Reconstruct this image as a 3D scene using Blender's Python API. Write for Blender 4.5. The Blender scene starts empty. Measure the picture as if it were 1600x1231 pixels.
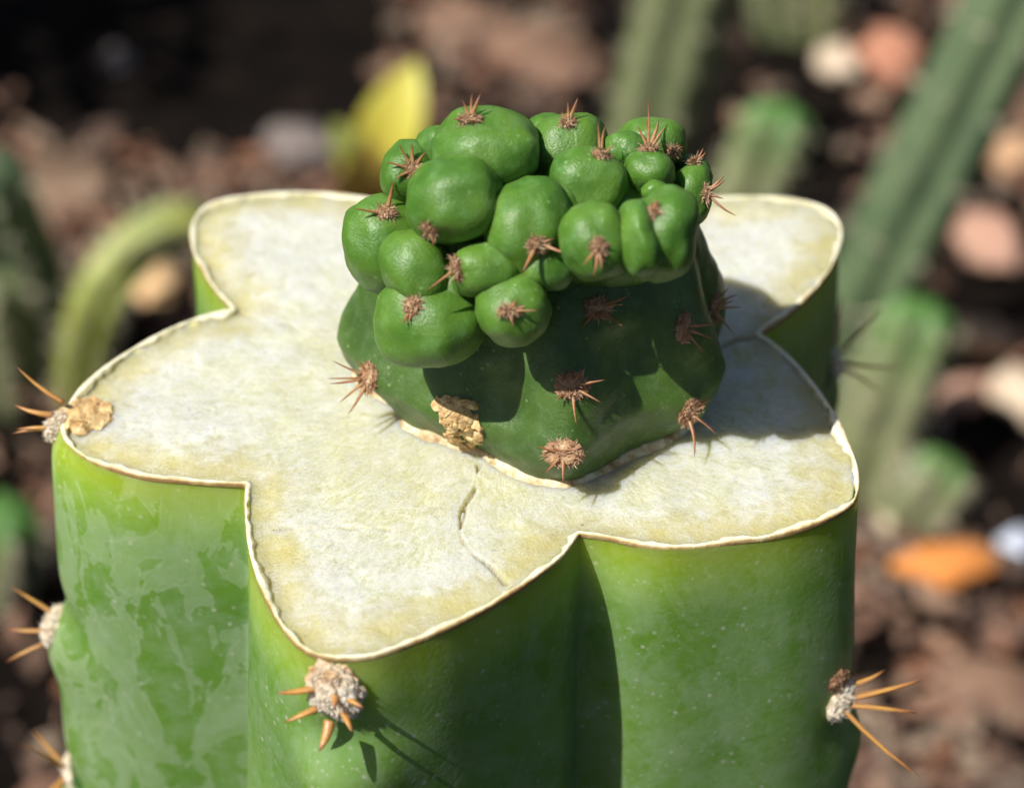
import bpy, bmesh, math, random
import numpy as np
from mathutils import Vector, Matrix, noise as mn
from mathutils.bvhtree import BVHTree

R = math.radians
rnd = random.Random(7)
S = bpy.context.scene
COL = S.collection

# ------------------------------------------------------------------ camera
W, H = 1600.0, 1231.0            # pixel frame of the photograph
ZC = 0.28                        # height of the cut above the soil
PITCH, HFOV, DIST = 37.0, 28.0, 0.22
FW = Vector((0, math.cos(R(PITCH)), -math.sin(R(PITCH))))
RT = Vector((1, 0, 0)); UP = RT.cross(FW)
TGT = Vector((0, 0, ZC))
CAM = TGT - FW * DIST
TH = math.tan(R(HFOV) / 2)
PXM = DIST * 2 * TH / W          # metres per pixel at the cut

cd = bpy.data.cameras.new('camera'); cam = bpy.data.objects.new('camera', cd); COL.objects.link(cam)
cam.location = CAM; cam.rotation_euler = (R(90 - PITCH), 0, 0)
cd.sensor_width = 36; cd.lens = 18 / TH
cd.clip_start = 0.01; cd.clip_end = 500
cd.dof.use_dof = True; cd.dof.focus_distance = 0.203; cd.dof.aperture_fstop = 17
S.camera = cam

# ------------------------------------------------------------------ light
SUN_AZ, SUN_EL = 33.0, 54.0      # direction the light travels in plan (from +x), elevation
L = Vector((math.cos(R(SUN_EL)) * math.cos(R(SUN_AZ)), math.cos(R(SUN_EL)) * math.sin(R(SUN_AZ)), -math.sin(R(SUN_EL))))
w = bpy.data.worlds.new('World'); S.world = w; w.use_nodes = True
nt = w.node_tree; bg = nt.nodes['Background']
sky = nt.nodes.new('ShaderNodeTexSky'); sky.sky_type = 'NISHITA'; sky.sun_disc = False
sky.sun_elevation = R(SUN_EL); sky.dust_density = 1.6; sky.ozone_density = 0.5
sky.sun_rotation = math.atan2(-L.x, -L.y)
nt.links.new(sky.outputs[0], bg.inputs[0]); bg.inputs[1].default_value = 0.05
sd = bpy.data.lights.new('sun', 'SUN'); so = bpy.data.objects.new('sun', sd); COL.objects.link(so)
sd.energy = 5.0; sd.angle = R(0.5); sd.color = (1.0, 0.965, 0.89)
so.rotation_euler = L.to_track_quat('-Z', 'Y').to_euler(); so.location = (-0.6, -0.6, 1.2)
S.view_settings.view_transform = 'Standard'; S.view_settings.look = 'None'
S.view_settings.exposure = 0.33; S.view_settings.gamma = 1.0
S.render.engine = 'CYCLES'
S.cycles.adaptive_threshold = 0.025; S.cycles.max_bounces = 6; S.cycles.diffuse_bounces = 4; S.cycles.glossy_bounces = 2; S.cycles.transmission_bounces = 4

# ------------------------------------------------------------------ helpers
def ray(px, py):
    return (FW + RT * ((px - W / 2) / (W / 2) * TH) + UP * ((H / 2 - py) / (W / 2) * TH))
def onz(px, py, z=ZC):
    v = ray(px, py); return CAM + v * ((z - CAM.z) / v.z)
def ony(px, py, Y):
    v = ray(px, py); return CAM + v * ((Y - CAM.y) / v.y)

def mesh_obj(name, verts, faces, mat, parent=None, smooth=True, attrs=None, mats=None):
    me = bpy.data.meshes.new(name)
    me.from_pydata([tuple(v) for v in verts], [], faces)
    if smooth: me.polygons.foreach_set('use_smooth', [True] * len(me.polygons))
    for k, vals in (attrs or {}).items():
        a = me.attributes.new(k, 'FLOAT', 'POINT'); a.data.foreach_set('value', list(vals))
    me.materials.append(mat)
    me.update()
    o = bpy.data.objects.new(name, me); COL.objects.link(o)
    if parent:
        o.parent = parent
        o.matrix_parent_inverse = PINV.get(parent.name, Matrix())
    return o
PINV = {}
def empty(name, loc, label, cat, group=None):
    o = bpy.data.objects.new(name, None); COL.objects.link(o); o.location = loc; o.empty_display_size = 0.02
    PINV[o.name] = Matrix.Translation(loc).inverted()
    tag(o, label, cat, group); return o
def tag(o, label, cat, group=None):
    o['label'] = label; o['category'] = cat
    if group: o['group'] = group
    return o

def rings(rows, cap0=False, cap1=False):
    n = len(rows[0]); v = [p for r in rows for p in r]; f = []
    for i in range(len(rows) - 1):
        a, b = i * n, (i + 1) * n
        for j in range(n):
            k = (j + 1) % n
            f.append((a + j, a + k, b + k, b + j))
    if cap0:
        c = sum((Vector(p) for p in rows[0]), Vector()) / n; v.append(c); q = len(v) - 1
        f += [(q, (j + 1) % n, j) for j in range(n)]
    if cap1:
        b = (len(rows) - 1) * n
        c = sum((Vector(p) for p in rows[-1]), Vector()) / n; v.append(c); q = len(v) - 1
        f += [(q, b + j, b + (j + 1) % n) for j in range(n)]
    return v, f

def ico(sub):
    bm = bmesh.new(); bmesh.ops.create_icosphere(bm, subdivisions=sub, radius=1)
    v = [x.co.copy() for x in bm.verts]; f = [[q.index for q in p.verts] for p in bm.faces]; bm.free(); return v, f
ICO = {k: ico(k) for k in (1, 2, 3, 4, 5)}

# ------------------------------------------------------------------ materials
def new_mat(name):
    m = bpy.data.materials.new(name); m.use_nodes = True
    n = m.node_tree.nodes; p = n['Principled BSDF']; return m, m.node_tree, p
def N(t, typ, **kw):
    n = t.nodes.new(typ)
    for k, v in kw.items():
        if k in n.inputs: n.inputs[k].default_value = v
        else: setattr(n, k, v)
    return n
def ramp(t, fac, stops, interp='LINEAR'):
    n = t.nodes.new('ShaderNodeValToRGB'); n.color_ramp.interpolation = interp
    e = n.color_ramp.elements
    while len(e) < len(stops): e.new(0.5)
    for q, (pos, c) in zip(e, stops):
        q.position = pos; q.color = (*c, 1) if isinstance(c, tuple) else (c, c, c, 1)
    t.links.new(fac, n.inputs[0]); return n.outputs[0]
def mix(t, fac, a, b, typ='MIX'):
    n = t.nodes.new('ShaderNodeMix'); n.data_type = 'RGBA'; n.blend_type = typ
    for sock, v in ((n.inputs[0], fac), (n.inputs[6], a), (n.inputs[7], b)):
        if hasattr(v, 'is_output'): t.links.new(v, sock)
        elif isinstance(v, tuple): sock.default_value = (*v, 1)
        else: sock.default_value = v
    return n.outputs[2]
def math_(t, op, a, b=None, c=None, clamp=False):
    n = t.nodes.new('ShaderNodeMath'); n.operation = op; n.use_clamp = clamp
    for i, v in enumerate((a, b, c)):
        if v is None: continue
        if hasattr(v, 'is_output'): t.links.new(v, n.inputs[i])
        else: n.inputs[i].default_value = v
    return n.outputs[0]
def coords(t, scale=(1, 1, 1)):
    g = t.nodes.new('ShaderNodeTexCoord'); m = t.nodes.new('ShaderNodeMapping')
    m.inputs['Scale'].default_value = scale; t.links.new(g.outputs['Object'], m.inputs[0]); return m.outputs[0]
def noi(t, vec, scale, detail=4, rough=0.55, dist=0.0, out=0):
    n = N(t, 'ShaderNodeTexNoise', Scale=scale, Detail=detail, Roughness=rough, Distortion=dist)
    t.links.new(vec, n.inputs['Vector']); return n.outputs[out]
def vor(t, vec, scale, feature='F1', out=0, rand=1.0):
    n = N(t, 'ShaderNodeTexVoronoi', feature=feature); n.inputs['Scale'].default_value = scale
    n.inputs['Randomness'].default_value = rand
    t.links.new(vec, n.inputs['Vector']); return n.outputs[out]
def bump(t, p, h, strength, dist):
    b = N(t, 'ShaderNodeBump'); b.inputs['Strength'].default_value = strength; b.inputs['Distance'].default_value = dist
    t.links.new(h, b.inputs['Height']); t.links.new(b.outputs[0], p.inputs['Normal']); return b
def attr(t, name, out=2):
    n = t.nodes.new('ShaderNodeAttribute'); n.attribute_name = name; return n.outputs[out]
def setp(p, **kw):
    for k, v in kw.items():
        p.inputs[k.replace('_', ' ')].default_value = v

# pale drying flesh of the cut
def flesh_mat():
    m, t, p = new_mat('cut_flesh')
    c = coords(t)
    e = attr(t, 'edge')                       # millimetres from the skin
    an, rd = attr(t, 'ang'), attr(t, 'rad')
    cx = t.nodes.new('ShaderNodeCombineXYZ')
    t.links.new(math_(t, 'MULTIPLY', math_(t, 'COSINE', an), 34.0), cx.inputs[0]); t.links.new(math_(t, 'MULTIPLY', math_(t, 'SINE', an), 34.0), cx.inputs[1])
    t.links.new(math_(t, 'MULTIPLY', rd, 0.55), cx.inputs[2])
    fib = noi(t, cx.outputs[0], 1.6, 6, 0.68, 0.7)
    big = noi(t, c, 130, 3, 0.6)
    mid = noi(t, c, 420, 5, 0.65, 0.6)
    fine = noi(t, c, 2600, 5, 0.7, 0.4)
    col = ramp(t, math_(t, 'ADD', math_(t, 'DIVIDE', rd, 45.0), math_(t, 'MULTIPLY', math_(t, 'SUBTRACT', big, 0.5), 0.9)),
               [(0.35, (0.64, 0.63, 0.39)), (0.56, (0.61, 0.62, 0.43)), (0.74, (0.70, 0.71, 0.64))])
    col = mix(t, ramp(t, fib, [(0.46, 0.0), (0.64, 0.6)]), col, (0.80, 0.80, 0.73))
    col = mix(t, ramp(t, fib, [(0.32, 0.65), (0.47, 0.0)]), col, (0.48, 0.47, 0.23))
    col = mix(t, ramp(t, mid, [(0.50, 0.0), (0.70, 0.55)]), col, (0.84, 0.84, 0.80))
    col = mix(t, ramp(t, mid, [(0.28, 0.4), (0.42, 0.0)]), col, (0.48, 0.46, 0.25))
    # yellow cortex next to the skin, ragged inner border
    j = math_(t, 'ADD', e, math_(t, 'MULTIPLY', math_(t, 'SUBTRACT', mid, 0.5), 9.0))
    j2 = math_(t, 'ADD', j, math_(t, 'MULTIPLY', math_(t, 'SUBTRACT', big, 0.5), 9.0))
    yel = ramp(t, math_(t, 'DIVIDE', j2, 10.0), [(0.10, 0.95), (0.32, 0.66), (0.68, 0.0)])
    col = mix(t, yel, col, (0.56, 0.50, 0.21))
    # small dark specks, straw coloured crumbs
    sp = vor(t, c, 420); spk = noi(t, c, 300, 2)
    col = mix(t, math_(t, 'MULTIPLY', ramp(t, sp, [(0.05, 0.8), (0.11, 0.0)]), ramp(t, spk, [(0.6, 0.0), (0.66, 1.0)])), col, (0.16, 0.11, 0.05))
    col = mix(t, ramp(t, fine, [(0.36, 0.32), (0.5, 0.0)]), col, (0.45, 0.40, 0.22))
    # short pale fibres and flakes of dried sap
    f1 = noi(t, c, 1100, 3, 0.5, 2.2); f2 = noi(t, coords(t, (0.5, 1.6, 1)), 1500, 3, 0.5, 1.6); fm = noi(t, c, 260, 3)
    band = ramp(t, f1, [(0.475, 0.0), (0.497, 1.0), (0.503, 1.0), (0.525, 0.0)])
    band2 = ramp(t, f2, [(0.47, 0.0), (0.496, 1.0), (0.504, 1.0), (0.53, 0.0)])
    fl = math_(t, 'MULTIPLY', math_(t, 'MAXIMUM', band, band2), ramp(t, fm, [(0.42, 0.0), (0.58, 1.0)]))
    col = mix(t, math_(t, 'MULTIPLY', fl, 0.85), col, (0.90, 0.89, 0.80))
    cr = attr(t, 'crack')
    col = mix(t, math_(t, 'MULTIPLY', cr, 0.6), col, (0.40, 0.34, 0.14))
    t.links.new(col, p.inputs['Base Color'])
    setp(p, Subsurface_Weight=0.85, Subsurface_Scale=0.0045, Subsurface_Radius=(1.0, 0.85, 0.32), Specular_IOR_Level=0.6)
    t.links.new(ramp(t, mid, [(0.3, 0.22), (0.7, 0.5)]), p.inputs['Roughness'])
    hsum = math_(t, 'ADD', math_(t, 'MULTIPLY', fine, 0.6), math_(t, 'ADD', math_(t, 'MULTIPLY', fib, 0.7), math_(t, 'MULTIPLY', mid, 1.3)))
    bump(t, p, math_(t, 'ADD', hsum, math_(t, 'MULTIPLY', fl, 0.5)), 0.75, 0.00055)
    return m

def rim_mat():
    m, t, p = new_mat('dried_rim'); c = coords(t)
    u = attr(t, 'u'); n = noi(t, c, 700, 4, 0.6)
    col = ramp(t, math_(t, 'ADD', math_(t, 'ADD', u, math_(t, 'MULTIPLY', math_(t, 'SUBTRACT', noi(t, c, 110, 3), 0.55), 1.3)), math_(t, 'MULTIPLY', math_(t, 'SUBTRACT', n, 0.5), 0.6)),
               [(0.0, (0.32, 0.20, 0.08)), (0.22, (0.55, 0.42, 0.20)), (0.36, (0.76, 0.70, 0.50)), (0.66, (0.82, 0.79, 0.62)), (0.82, (0.52, 0.45, 0.24)), (1.0, (0.68, 0.63, 0.40))])
    t.links.new(col, p.inputs['Base Color'])
    setp(p, Roughness=0.45, Subsurface_Weight=0.4, Subsurface_Scale=0.001, Subsurface_Radius=(1, .8, .4))
    bump(t, p, noi(t, c, 2500, 4), 0.4, 0.0003)
    return m

def skin_mat():
    """waxy rootstock skin: a thin translucent green sheet over the flesh"""
    m, t, p = new_mat('rootstock_skin'); c = coords(t)
    big = noi(t, c, 55, 3); patch = noi(t, coords(t, (1, 1, 0.45)), 150, 4, 0.55, 0.8); fine = noi(t, c, 1800, 3)
    col = ramp(t, big, [(0.35, (0.165, 0.35, 0.060)), (0.65, (0.235, 0.44, 0.080))])
    bl = attr(t, 'bloom')
    patch2 = noi(t, coords(t, (1, 1, 0.6)), 260, 3, 0.5, 0.7)
    ed2 = ramp(t, patch2, [(0.555, 0.0), (0.565, 0.8), (0.58, 0.45), (0.8, 0.7)])
    ed = ramp(t, patch, [(0.495, 0.0), (0.515, 0.85), (0.53, 0.42), (0.75, 0.75)])
    col = mix(t, math_(t, 'MULTIPLY', math_(t, 'MAXIMUM', ed, ed2), math_(t, 'ADD', math_(t, 'MULTIPLY', bl, 0.66), 0.06)), col, (0.58, 0.72, 0.48))
    wax = noi(t, c, 300, 5, 0.7)
    col = mix(t, math_(t, 'MULTIPLY', ramp(t, wax, [(0.40, 0.0), (0.72, 0.42)]), 1.0), col, (0.54, 0.68, 0.50))
    sp0 = vor(t, c, 1150); spn = noi(t, c, 330, 3)
    col = mix(t, math_(t, 'MULTIPLY', ramp(t, sp0, [(0.10, 0.6), (0.26, 0.0)]), ramp(t, spn, [(0.46, 0.0), (0.6, 1.0)])), col, (0.60, 0.70, 0.52))
    sp = vor(t, c, 620); spm = noi(t, c, 160, 2)
    col = mix(t, math_(t, 'MULTIPLY', ramp(t, sp, [(0.10, 0.9), (0.20, 0.0)]), ramp(t, spm, [(0.45, 0.0), (0.58, 1.0)])), col, (0.66, 0.70, 0.55))
    tp = attr(t, 'top')                        # translucent glow under the cut, painted into the skin colour
    col = mix(t, math_(t, 'MULTIPLY', tp, 0.55), col, (0.30, 0.34, 0.03))
    t.links.new(col, p.inputs['Base Color'])
    setp(p, Roughness=0.42, Specular_IOR_Level=0.45, Sheen_Weight=0.06, Sheen_Roughness=0.4)
    b = bump(t, p, math_(t, 'ADD', math_(t, 'MULTIPLY', fine, 0.6), math_(t, 'MULTIPLY', wax, 0.5)), 0.22, 0.00025)
    tr = N(t, 'ShaderNodeBsdfTranslucent'); t.links.new(mix(t, 0.85, col, (0.95, 1.0, 0.06)), tr.inputs[0])
    ms = t.nodes.new('ShaderNodeMixShader'); ms.inputs[0].default_value = 0.48
    t.links.new(p.outputs[0], ms.inputs[1]); t.links.new(tr.outputs[0], ms.inputs[2])
    t.links.new(ms.outputs[0], t.nodes['Material Output'].inputs[0])
    return m

def scion_mat(name, a, b, tip, wax=0.25, gloss=0.36):
    m, t, p = new_mat(name); c = coords(t)
    big = noi(t, c, 170, 3); w_ = noi(t, c, 520, 5, 0.7)
    col = ramp(t, big, [(0.35, a), (0.65, b)])
    col = mix(t, ramp(t, w_, [(0.48, 0.0), (0.78, wax)]), col, tip)
    sp = vor(t, c, 900); spm = noi(t, c, 240, 2)
    col = mix(t, math_(t, 'MULTIPLY', ramp(t, sp, [(0.08, 0.55), (0.2, 0.0)]), ramp(t, spm, [(0.48, 0.0), (0.6, 1.0)])), col, (0.30, 0.42, 0.18))
    t.links.new(col, p.inputs['Base Color'])
    setp(p, Roughness=gloss, Specular_IOR_Level=0.5, Subsurface_Weight=0.55, Subsurface_Scale=0.0022, Subsurface_Radius=(0.45, 1.0, 0.12))
    pit = vor(t, c, 4200); f = noi(t, c, 2200, 3)
    bump(t, p, math_(t, 'ADD', math_(t, 'MULTIPLY', pit, 0.8), math_(t, 'ADD', f, math_(t, 'MULTIPLY', w_, 1.2))), 0.40, 0.00011)
    return m

def ramp_mat(name, att, stops, rough=0.6, sss=0.0, nscale=1500, bstr=0.5, jitter=0.4, bd=0.0004):
    m, t, p = new_mat(name); c = coords(t)
    n = noi(t, c, nscale, 4, 0.65)
    src = n if att is None else math_(t, 'ADD', attr(t, att), math_(t, 'MULTIPLY', math_(t, 'SUBTRACT', n, 0.5), jitter))
    t.links.new(ramp(t, src, stops), p.inputs['Base Color'])
    setp(p, Roughness=rough)
    if sss: setp(p, Subsurface_Weight=sss, Subsurface_Scale=0.001, Subsurface_Radius=(1, .6, .3))
    bump(t, p, n, bstr, bd)
    return m

M_flesh = flesh_mat(); M_rim = rim_mat(); M_skin = skin_mat()
M_scion = scion_mat('scion_skin', (0.038, 0.092, 0.012), (0.066, 0.130, 0.019), (0.20, 0.28, 0.15), 0.36, 0.45)
M_bulge = scion_mat('scion_bulge', (0.055, 0.150, 0.014), (0.100, 0.205, 0.022), (0.22, 0.40, 0.17), 0.40, 0.47)
M_woolw = ramp_mat('white_wool', 'c', [(0.0, (0.60, 0.36, 0.17)), (0.30, (0.76, 0.58, 0.40)), (0.65, (0.80, 0.70, 0.55)), (1.0, (0.86, 0.81, 0.70))], 0.9, 0.2)
M_woolb = ramp_mat('brown_wool', 'c', [(0.0, (0.10, 0.035, 0.02)), (0.4, (0.30, 0.15, 0.08)), (0.75, (0.48, 0.30, 0.17)), (1.0, (0.62, 0.46, 0.30))], 0.9, 0.2)
M_spine = ramp_mat('amber_spine', 'c', [(0.0, (0.40, 0.20, 0.07)), (0.55, (0.52, 0.27, 0.07)), (0.85, (0.36, 0.14, 0.04)), (1.0, (0.16, 0.05, 0.02))], 0.4, 0.4, 900, 0.3, 0.3)
M_spiner = ramp_mat('red_spine', 'c', [(0.0, (0.40, 0.24, 0.12)), (0.45, (0.33, 0.14, 0.06)), (1.0, (0.15, 0.04, 0.02))], 0.4, 0.3, 900, 0.3, 0.3)
M_scab = ramp_mat('corky_scab', None, [(0.30, (0.30, 0.17, 0.07)), (0.45, (0.50, 0.31, 0.13)), (0.58, (0.70, 0.48, 0.22)), (0.72, (0.74, 0.60, 0.38))], 0.8, 0.2, 900, 0.8)
M_seam = ramp_mat('graft_callus', None, [(0.35, (0.34, 0.20, 0.08)), (0.5, (0.60, 0.46, 0.26)), (0.64, (0.74, 0.68, 0.50))], 0.6, 0.4, 700, 0.6)

# ------------------------------------------------------------------ ground
def ground_mat():
    m, t, p = new_mat('soil'); c = coords(t)
    n = noi(t, c, 35, 8, 0.7); n2 = noi(t, c, 6, 3)
    col = ramp(t, n, [(0.35, (0.004, 0.003, 0.002)), (0.55, (0.009, 0.006, 0.0045)), (0.75, (0.035, 0.022, 0.016))])
    t.links.new(col, p.inputs['Base Color']); setp(p, Roughness=0.95, Specular_IOR_Level=0.08)
    bump(t, p, n, 0.9, 0.012); return m
xs = [-60, -12, -4, -2] + [-1.2 + 0.03 * i for i in range(81)] + [2, 4, 12, 60]
ys = [-60, -12, -4, -2] + [-0.9 + 0.03 * i for i in range(101)] + [3, 5, 14, 60]
def gz(x, y):
    d = math.hypot(x, y)
    k = max(0.0, min(1.0, 3 - d)) 
    return k * (0.012 * mn.noise(Vector((x * 5, y * 5, 0))) + 0.006 * mn.noise(Vector((x * 17, y * 17, 3))))
gv = [(x, y, gz(x, y)) for y in ys for x in xs]; nx = len(xs)
gf = [(j * nx + i, j * nx + i + 1, (j + 1) * nx + i + 1, (j + 1) * nx + i) for j in range(len(ys) - 1) for i in range(nx - 1)]
g = mesh_obj('ground', gv, gf, ground_mat()); g['kind'] = 'structure'

# ------------------------------------------------------------------ rootstock outline, traced on the plane of the cut
LOBES = [
 [(365,483),(332,445),(306,400),(299,358),(318,325),(360,310),(430,302),(500,301),(570,309),(640,322),(740,348),(835,372)],
 [(835,372),(930,348),(1020,322),(1110,309),(1190,307),(1260,315),(1300,333),(1315,363),(1306,400),(1285,437),(1250,475),(1212,505),(1185,520)],
 [(1185,520),(1222,546),(1262,588),(1300,640),(1328,697),(1341,742),(1335,780),(1306,803),(1240,829),(1150,845),(1060,854),(1000,850),(950,838),(905,832)],
 [(905,832),(870,874),(800,925),(720,970),(650,1000),(585,1022),(525,1026),(476,1013),(440,975),(410,920),(391,860),(384,800),(385,755)],
 [(385,755),(300,751),(220,743),(150,722),(108,693),(96,667),(105,637),(132,600),(182,560),(250,521),(310,496),(365,483)]]
CEN = Vector((-0.0015, -0.001, ZC))
def catmull(pts, n):
    out = []
    P = [pts[0] * 2 - pts[1]] + pts + [pts[-1] * 2 - pts[-2]]
    for i in range(1, len(P) - 2):
        for k in range(n):
            s = k / n
            out.append(0.5 * ((2 * P[i]) + (P[i+1] - P[i-1]) * s + (2*P[i-1] - 5*P[i] + 4*P[i+1] - P[i+2]) * s*s + (3*P[i] - P[i-1] - 3*P[i+1] + P[i+2]) * s**3))
    out.append(P[-2]); return out
dense = []
for lb in LOBES: dense += catmull([onz(*q) for q in lb], 24)
th = np.array([math.atan2(q.y - CEN.y, q.x - CEN.x) for q in dense]); rr = np.array([math.hypot(q.x - CEN.x, q.y - CEN.y) for q in dense])
o_ = np.argsort(th); th, rr = th[o_], rr[o_]
th3 = np.concatenate([th - 2*math.pi, th, th + 2*math.pi]); rr3 = np.concatenate([rr] * 3)
NA = 720
ANG = np.linspace(-math.pi, math.pi, NA, endpoint=False)
ROUT = np.interp(ANG, th3, rr3)
ROUT = (np.roll(ROUT, 1) + ROUT * 2 + np.roll(ROUT, -1)) / 4
OUT = [Vector((CEN.x + r * math.cos(a), CEN.y + r * math.sin(a), ZC)) for a, r in zip(ANG, ROUT)]
out_np = np.array([(q.x, q.y) for q in OUT])
rmid = ROUT.mean()
RIDGE = np.clip((ROUT - 0.027) / 0.016, 0, 1)

# areoles of the rootstock: bulge ("chin") under each one
def ang_of(px, py):
    q = onz(px, py); return math.atan2(q.y - CEN.y, q.x - CEN.x)
TIPS = {'L': ang_of(92, 668), 'F': ang_of(522, 1027), 'R': ang_of(1342, 742), 'BR': ang_of(1316, 360), 'BL': ang_of(300, 350)}
FLANK = ang_of(392, 880)
CHIN = [('L', 0.026), ('L', 0.052), ('F', 0.012), ('F', 0.042), ('R', 0.031), ('R', 0.060), ('BR', 0.020), ('BR', 0.048), ('BL', 0.022), ('BL', 0.05)]
def skin_r(ia, h):
    a = ANG[ia]; r = ROUT[ia]
    dl = (a - TIPS['L'] + math.pi) % (2 * math.pi) - math.pi
    left = math.exp(-(dl / 0.55) ** 2)
    drt = (a - TIPS['R'] + math.pi) % (2 * math.pi) - math.pi
    base = r * (1 + (1.25 + 0.75 * left + 0.55 * math.exp(-(drt / 0.5) ** 2)) * min(h, 0.07))
    dfl = (a - FLANK + math.pi) % (2 * math.pi) - math.pi
    base += r * 2.1 * min(h, 0.07) * math.exp(-(dfl / 0.17) ** 2)
    k = 0.0013 * math.exp(-(dl / 0.25) ** 2) * (1 - math.exp(-h / 0.0015))
    for key, hh in CHIN:
        da = (a - TIPS[key] + math.pi) % (2 * math.pi) - math.pi
        g_ = math.exp(-(da / 0.11) ** 2)
        k += g_ * (0.0016 * math.exp(-((h - hh - 0.005) / 0.005) ** 2) - 0.0012 * math.exp(-((h - hh + 0.001) / 0.0032) ** 2))
    k += 0.0005 * mn.noise(Vector((math.cos(a) * 3, math.sin(a) * 3, h * 60)))
    return base + k
hs = [0.0, 0.0004, 0.001] + [0.002 + 0.001 * i for i in range(75)] + [0.08 + 0.01 * i for i in range(21)] + [ZC + 0.012]
hs = sorted(set(round(x, 5) for x in hs))
rows, bloom, top = [], [], []
for h in hs:
    row = []
    for i in range(NA):
        r = skin_r(i, h) - (0.00015 if h == 0 else 0)
        row.append(Vector((CEN.x + r * math.cos(ANG[i]), CEN.y + r * math.sin(ANG[i]), ZC - h)))
        dl = abs((ANG[i] - ang_of(240, 745) + math.pi) % (2 * math.pi) - math.pi)
        bloom.append(max(0.22, 1 - max(0, dl - 0.22) / 0.35))
        top.append(max(0, 1 - h / 0.0045))
    rows.append(row)
cactus = empty('grafted_cactus', (CEN.x, CEN.y, gz(CEN.x, CEN.y)), 'cut green columnar cactus with a knobbly green scion grafted on its pale top', 'cactus')
v, f = rings(rows)
f = [tuple(reversed(q)) for q in f]
stem = mesh_obj('rootstock_stem', v, f, M_skin, cactus, attrs={'bloom': bloom, 'top': top})

# ---- cut face: a solid core of flesh inside the skin
CRACKS = [([(372,484),(420,497),(470,513),(520,528),(570,540)], 0.00016, 0.0004),
          ([(425,824),(480,821),(540,824),(610,826)], 0.00016, 0.0006),
          ([(747,725),(742,760),(724,790),(718,830),(730,856),(762,880),(790,905)], 0.00018, 0.0006),
                    ([(1188,521),(1150,528),(1110,545)], 0.0003, 0.0005)]
segs = []
for pl, wd, dp in CRACKS:
    q = [np.array(onz(*p_)[:2]) for p_ in pl]
    segs += [(q[i], q[i+1], wd, dp) for i in range(len(q) - 1)]
NR = 150
fr = np.concatenate([np.linspace(0.02, 0.90, NR - 30, endpoint=False), np.linspace(0.90, 1.0, 30)])
INS = 0.00045
X = CEN.x + np.outer(fr, (ROUT - INS) * np.cos(ANG)); Y = CEN.y + np.outer(fr, (ROUT - INS) * np.sin(ANG))
Pxy = np.stack([X.ravel(), Y.ravel()], 1)
edge = np.full(len(Pxy), 1e9)
for i in range(0, NA, 4):
    edge = np.minimum(edge, (Pxy[:, 0] - out_np[i, 0])**2 + (Pxy[:, 1] - out_np[i, 1])**2)
edge = np.sqrt(edge) * 1000
jit = np.array([mn.noise(Vector((x * 380, y * 380, 5))) for x, y in Pxy]) * 0.0005
wav = np.array([mn.noise(Vector((x * 110, y * 110, 1))) for x, y in Pxy])
wav2 = np.array([mn.noise(Vector((x * 420, y * 420, 2))) for x, y in Pxy])
wav3 = np.array([mn.noise(Vector((x * 1400, y * 1400, 9))) for x, y in Pxy])
dz = 0.0004 * wav + 0.00012 * wav2 + 0.00004 * wav3 - 0.00012 - 0.0003 * np.exp(-((edge - 1.6) / 1.2)**2)
crack = np.zeros(len(Pxy))
for a_, b_, wd, dp in segs:
    ab = b_ - a_; s_ = np.clip(((Pxy - a_) @ ab) / (ab @ ab), 0, 1)
    d_ = np.linalg.norm(Pxy - a_ - s_[:, None] * ab, axis=1) + jit
    g1 = np.exp(-(d_ / wd)**2)
    crack = np.maximum(crack, g1)
    dz = dz - dp * g1 * (1 - 0.0) + 0.18 * dp * np.exp(-((d_ - 2.2 * wd) / wd)**2)
Z = ZC + dz
cv = [Vector((x, y, z)) for (x, y), z in zip(Pxy, Z)]
rws = [cv[i * NA:(i + 1) * NA] for i in range(NR)]
ed = list(edge); ck = list(crack)
for h in (0.001, 0.003, 0.006, 0.010, 0.016, 0.025, 0.04, 0.07, 0.10):
    rw = []
    for i in range(NA):
        r = skin_r(i, h) - INS - 0.0001
        rw.append(Vector((CEN.x + r * math.cos(ANG[i]), CEN.y + r * math.sin(ANG[i]), ZC - h)))
    rws.append(rw); ed += [0.5] * NA; ck += [0] * NA
v, f = rings(rws, cap0=True, cap1=True)
f = [tuple(q) for q in f]
ed += [20, 20]; ck += [0, 0]
cut = mesh_obj('cut_face', v, f, M_flesh, cactus, attrs={'edge': ed, 'crack': ck, 'ang': [math.atan2(q.y - CEN.y, q.x - CEN.x) for q in v], 'rad': [1000 * math.hypot(q.x - CEN.x, q.y - CEN.y) for q in v]})
M_cortex, t_, p_ = new_mat('cortex_glow')           # cortex under the skin; glow near the cut painted into its depth ramp
setp(p_, Base_Color=(0.93, 0.95, 0.25, 1), Roughness=0.5, Specular_IOR_Level=0.2, Subsurface_Weight=1.0, Subsurface_Scale=0.03, Subsurface_Radius=(1, 1, .35))
dpt = [0.0] * (NR * NA) + [q for q in (0, 0.003, 0.006, 0.010, 0.016, 0.025, 0.04, 0.07, 0.10) for _ in range(NA)] + [0, 1]
a_ = cut.data.attributes.new('depth', 'FLOAT', 'POINT'); a_.data.foreach_set('value', dpt)
t_.links.new(ramp(t_, math_(t_, 'MULTIPLY', attr(t_, 'depth'), 50.0), [(0.0, (0.93, 0.95, 0.25)), (0.2, (0.70, 0.80, 0.16)), (0.45, (0.16, 0.30, 0.05)), (0.8, (0.05, 0.13, 0.02))]), p_.inputs['Base Color'])
cut.data.materials.append(M_cortex)
cut.data.polygons.foreach_set('material_index', [1 if (NR - 1) * NA <= i < (len(rws) - 1) * NA else 0 for i in range(len(f))])
cut['label'] = 'pale cream star-shaped cut flesh'

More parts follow.
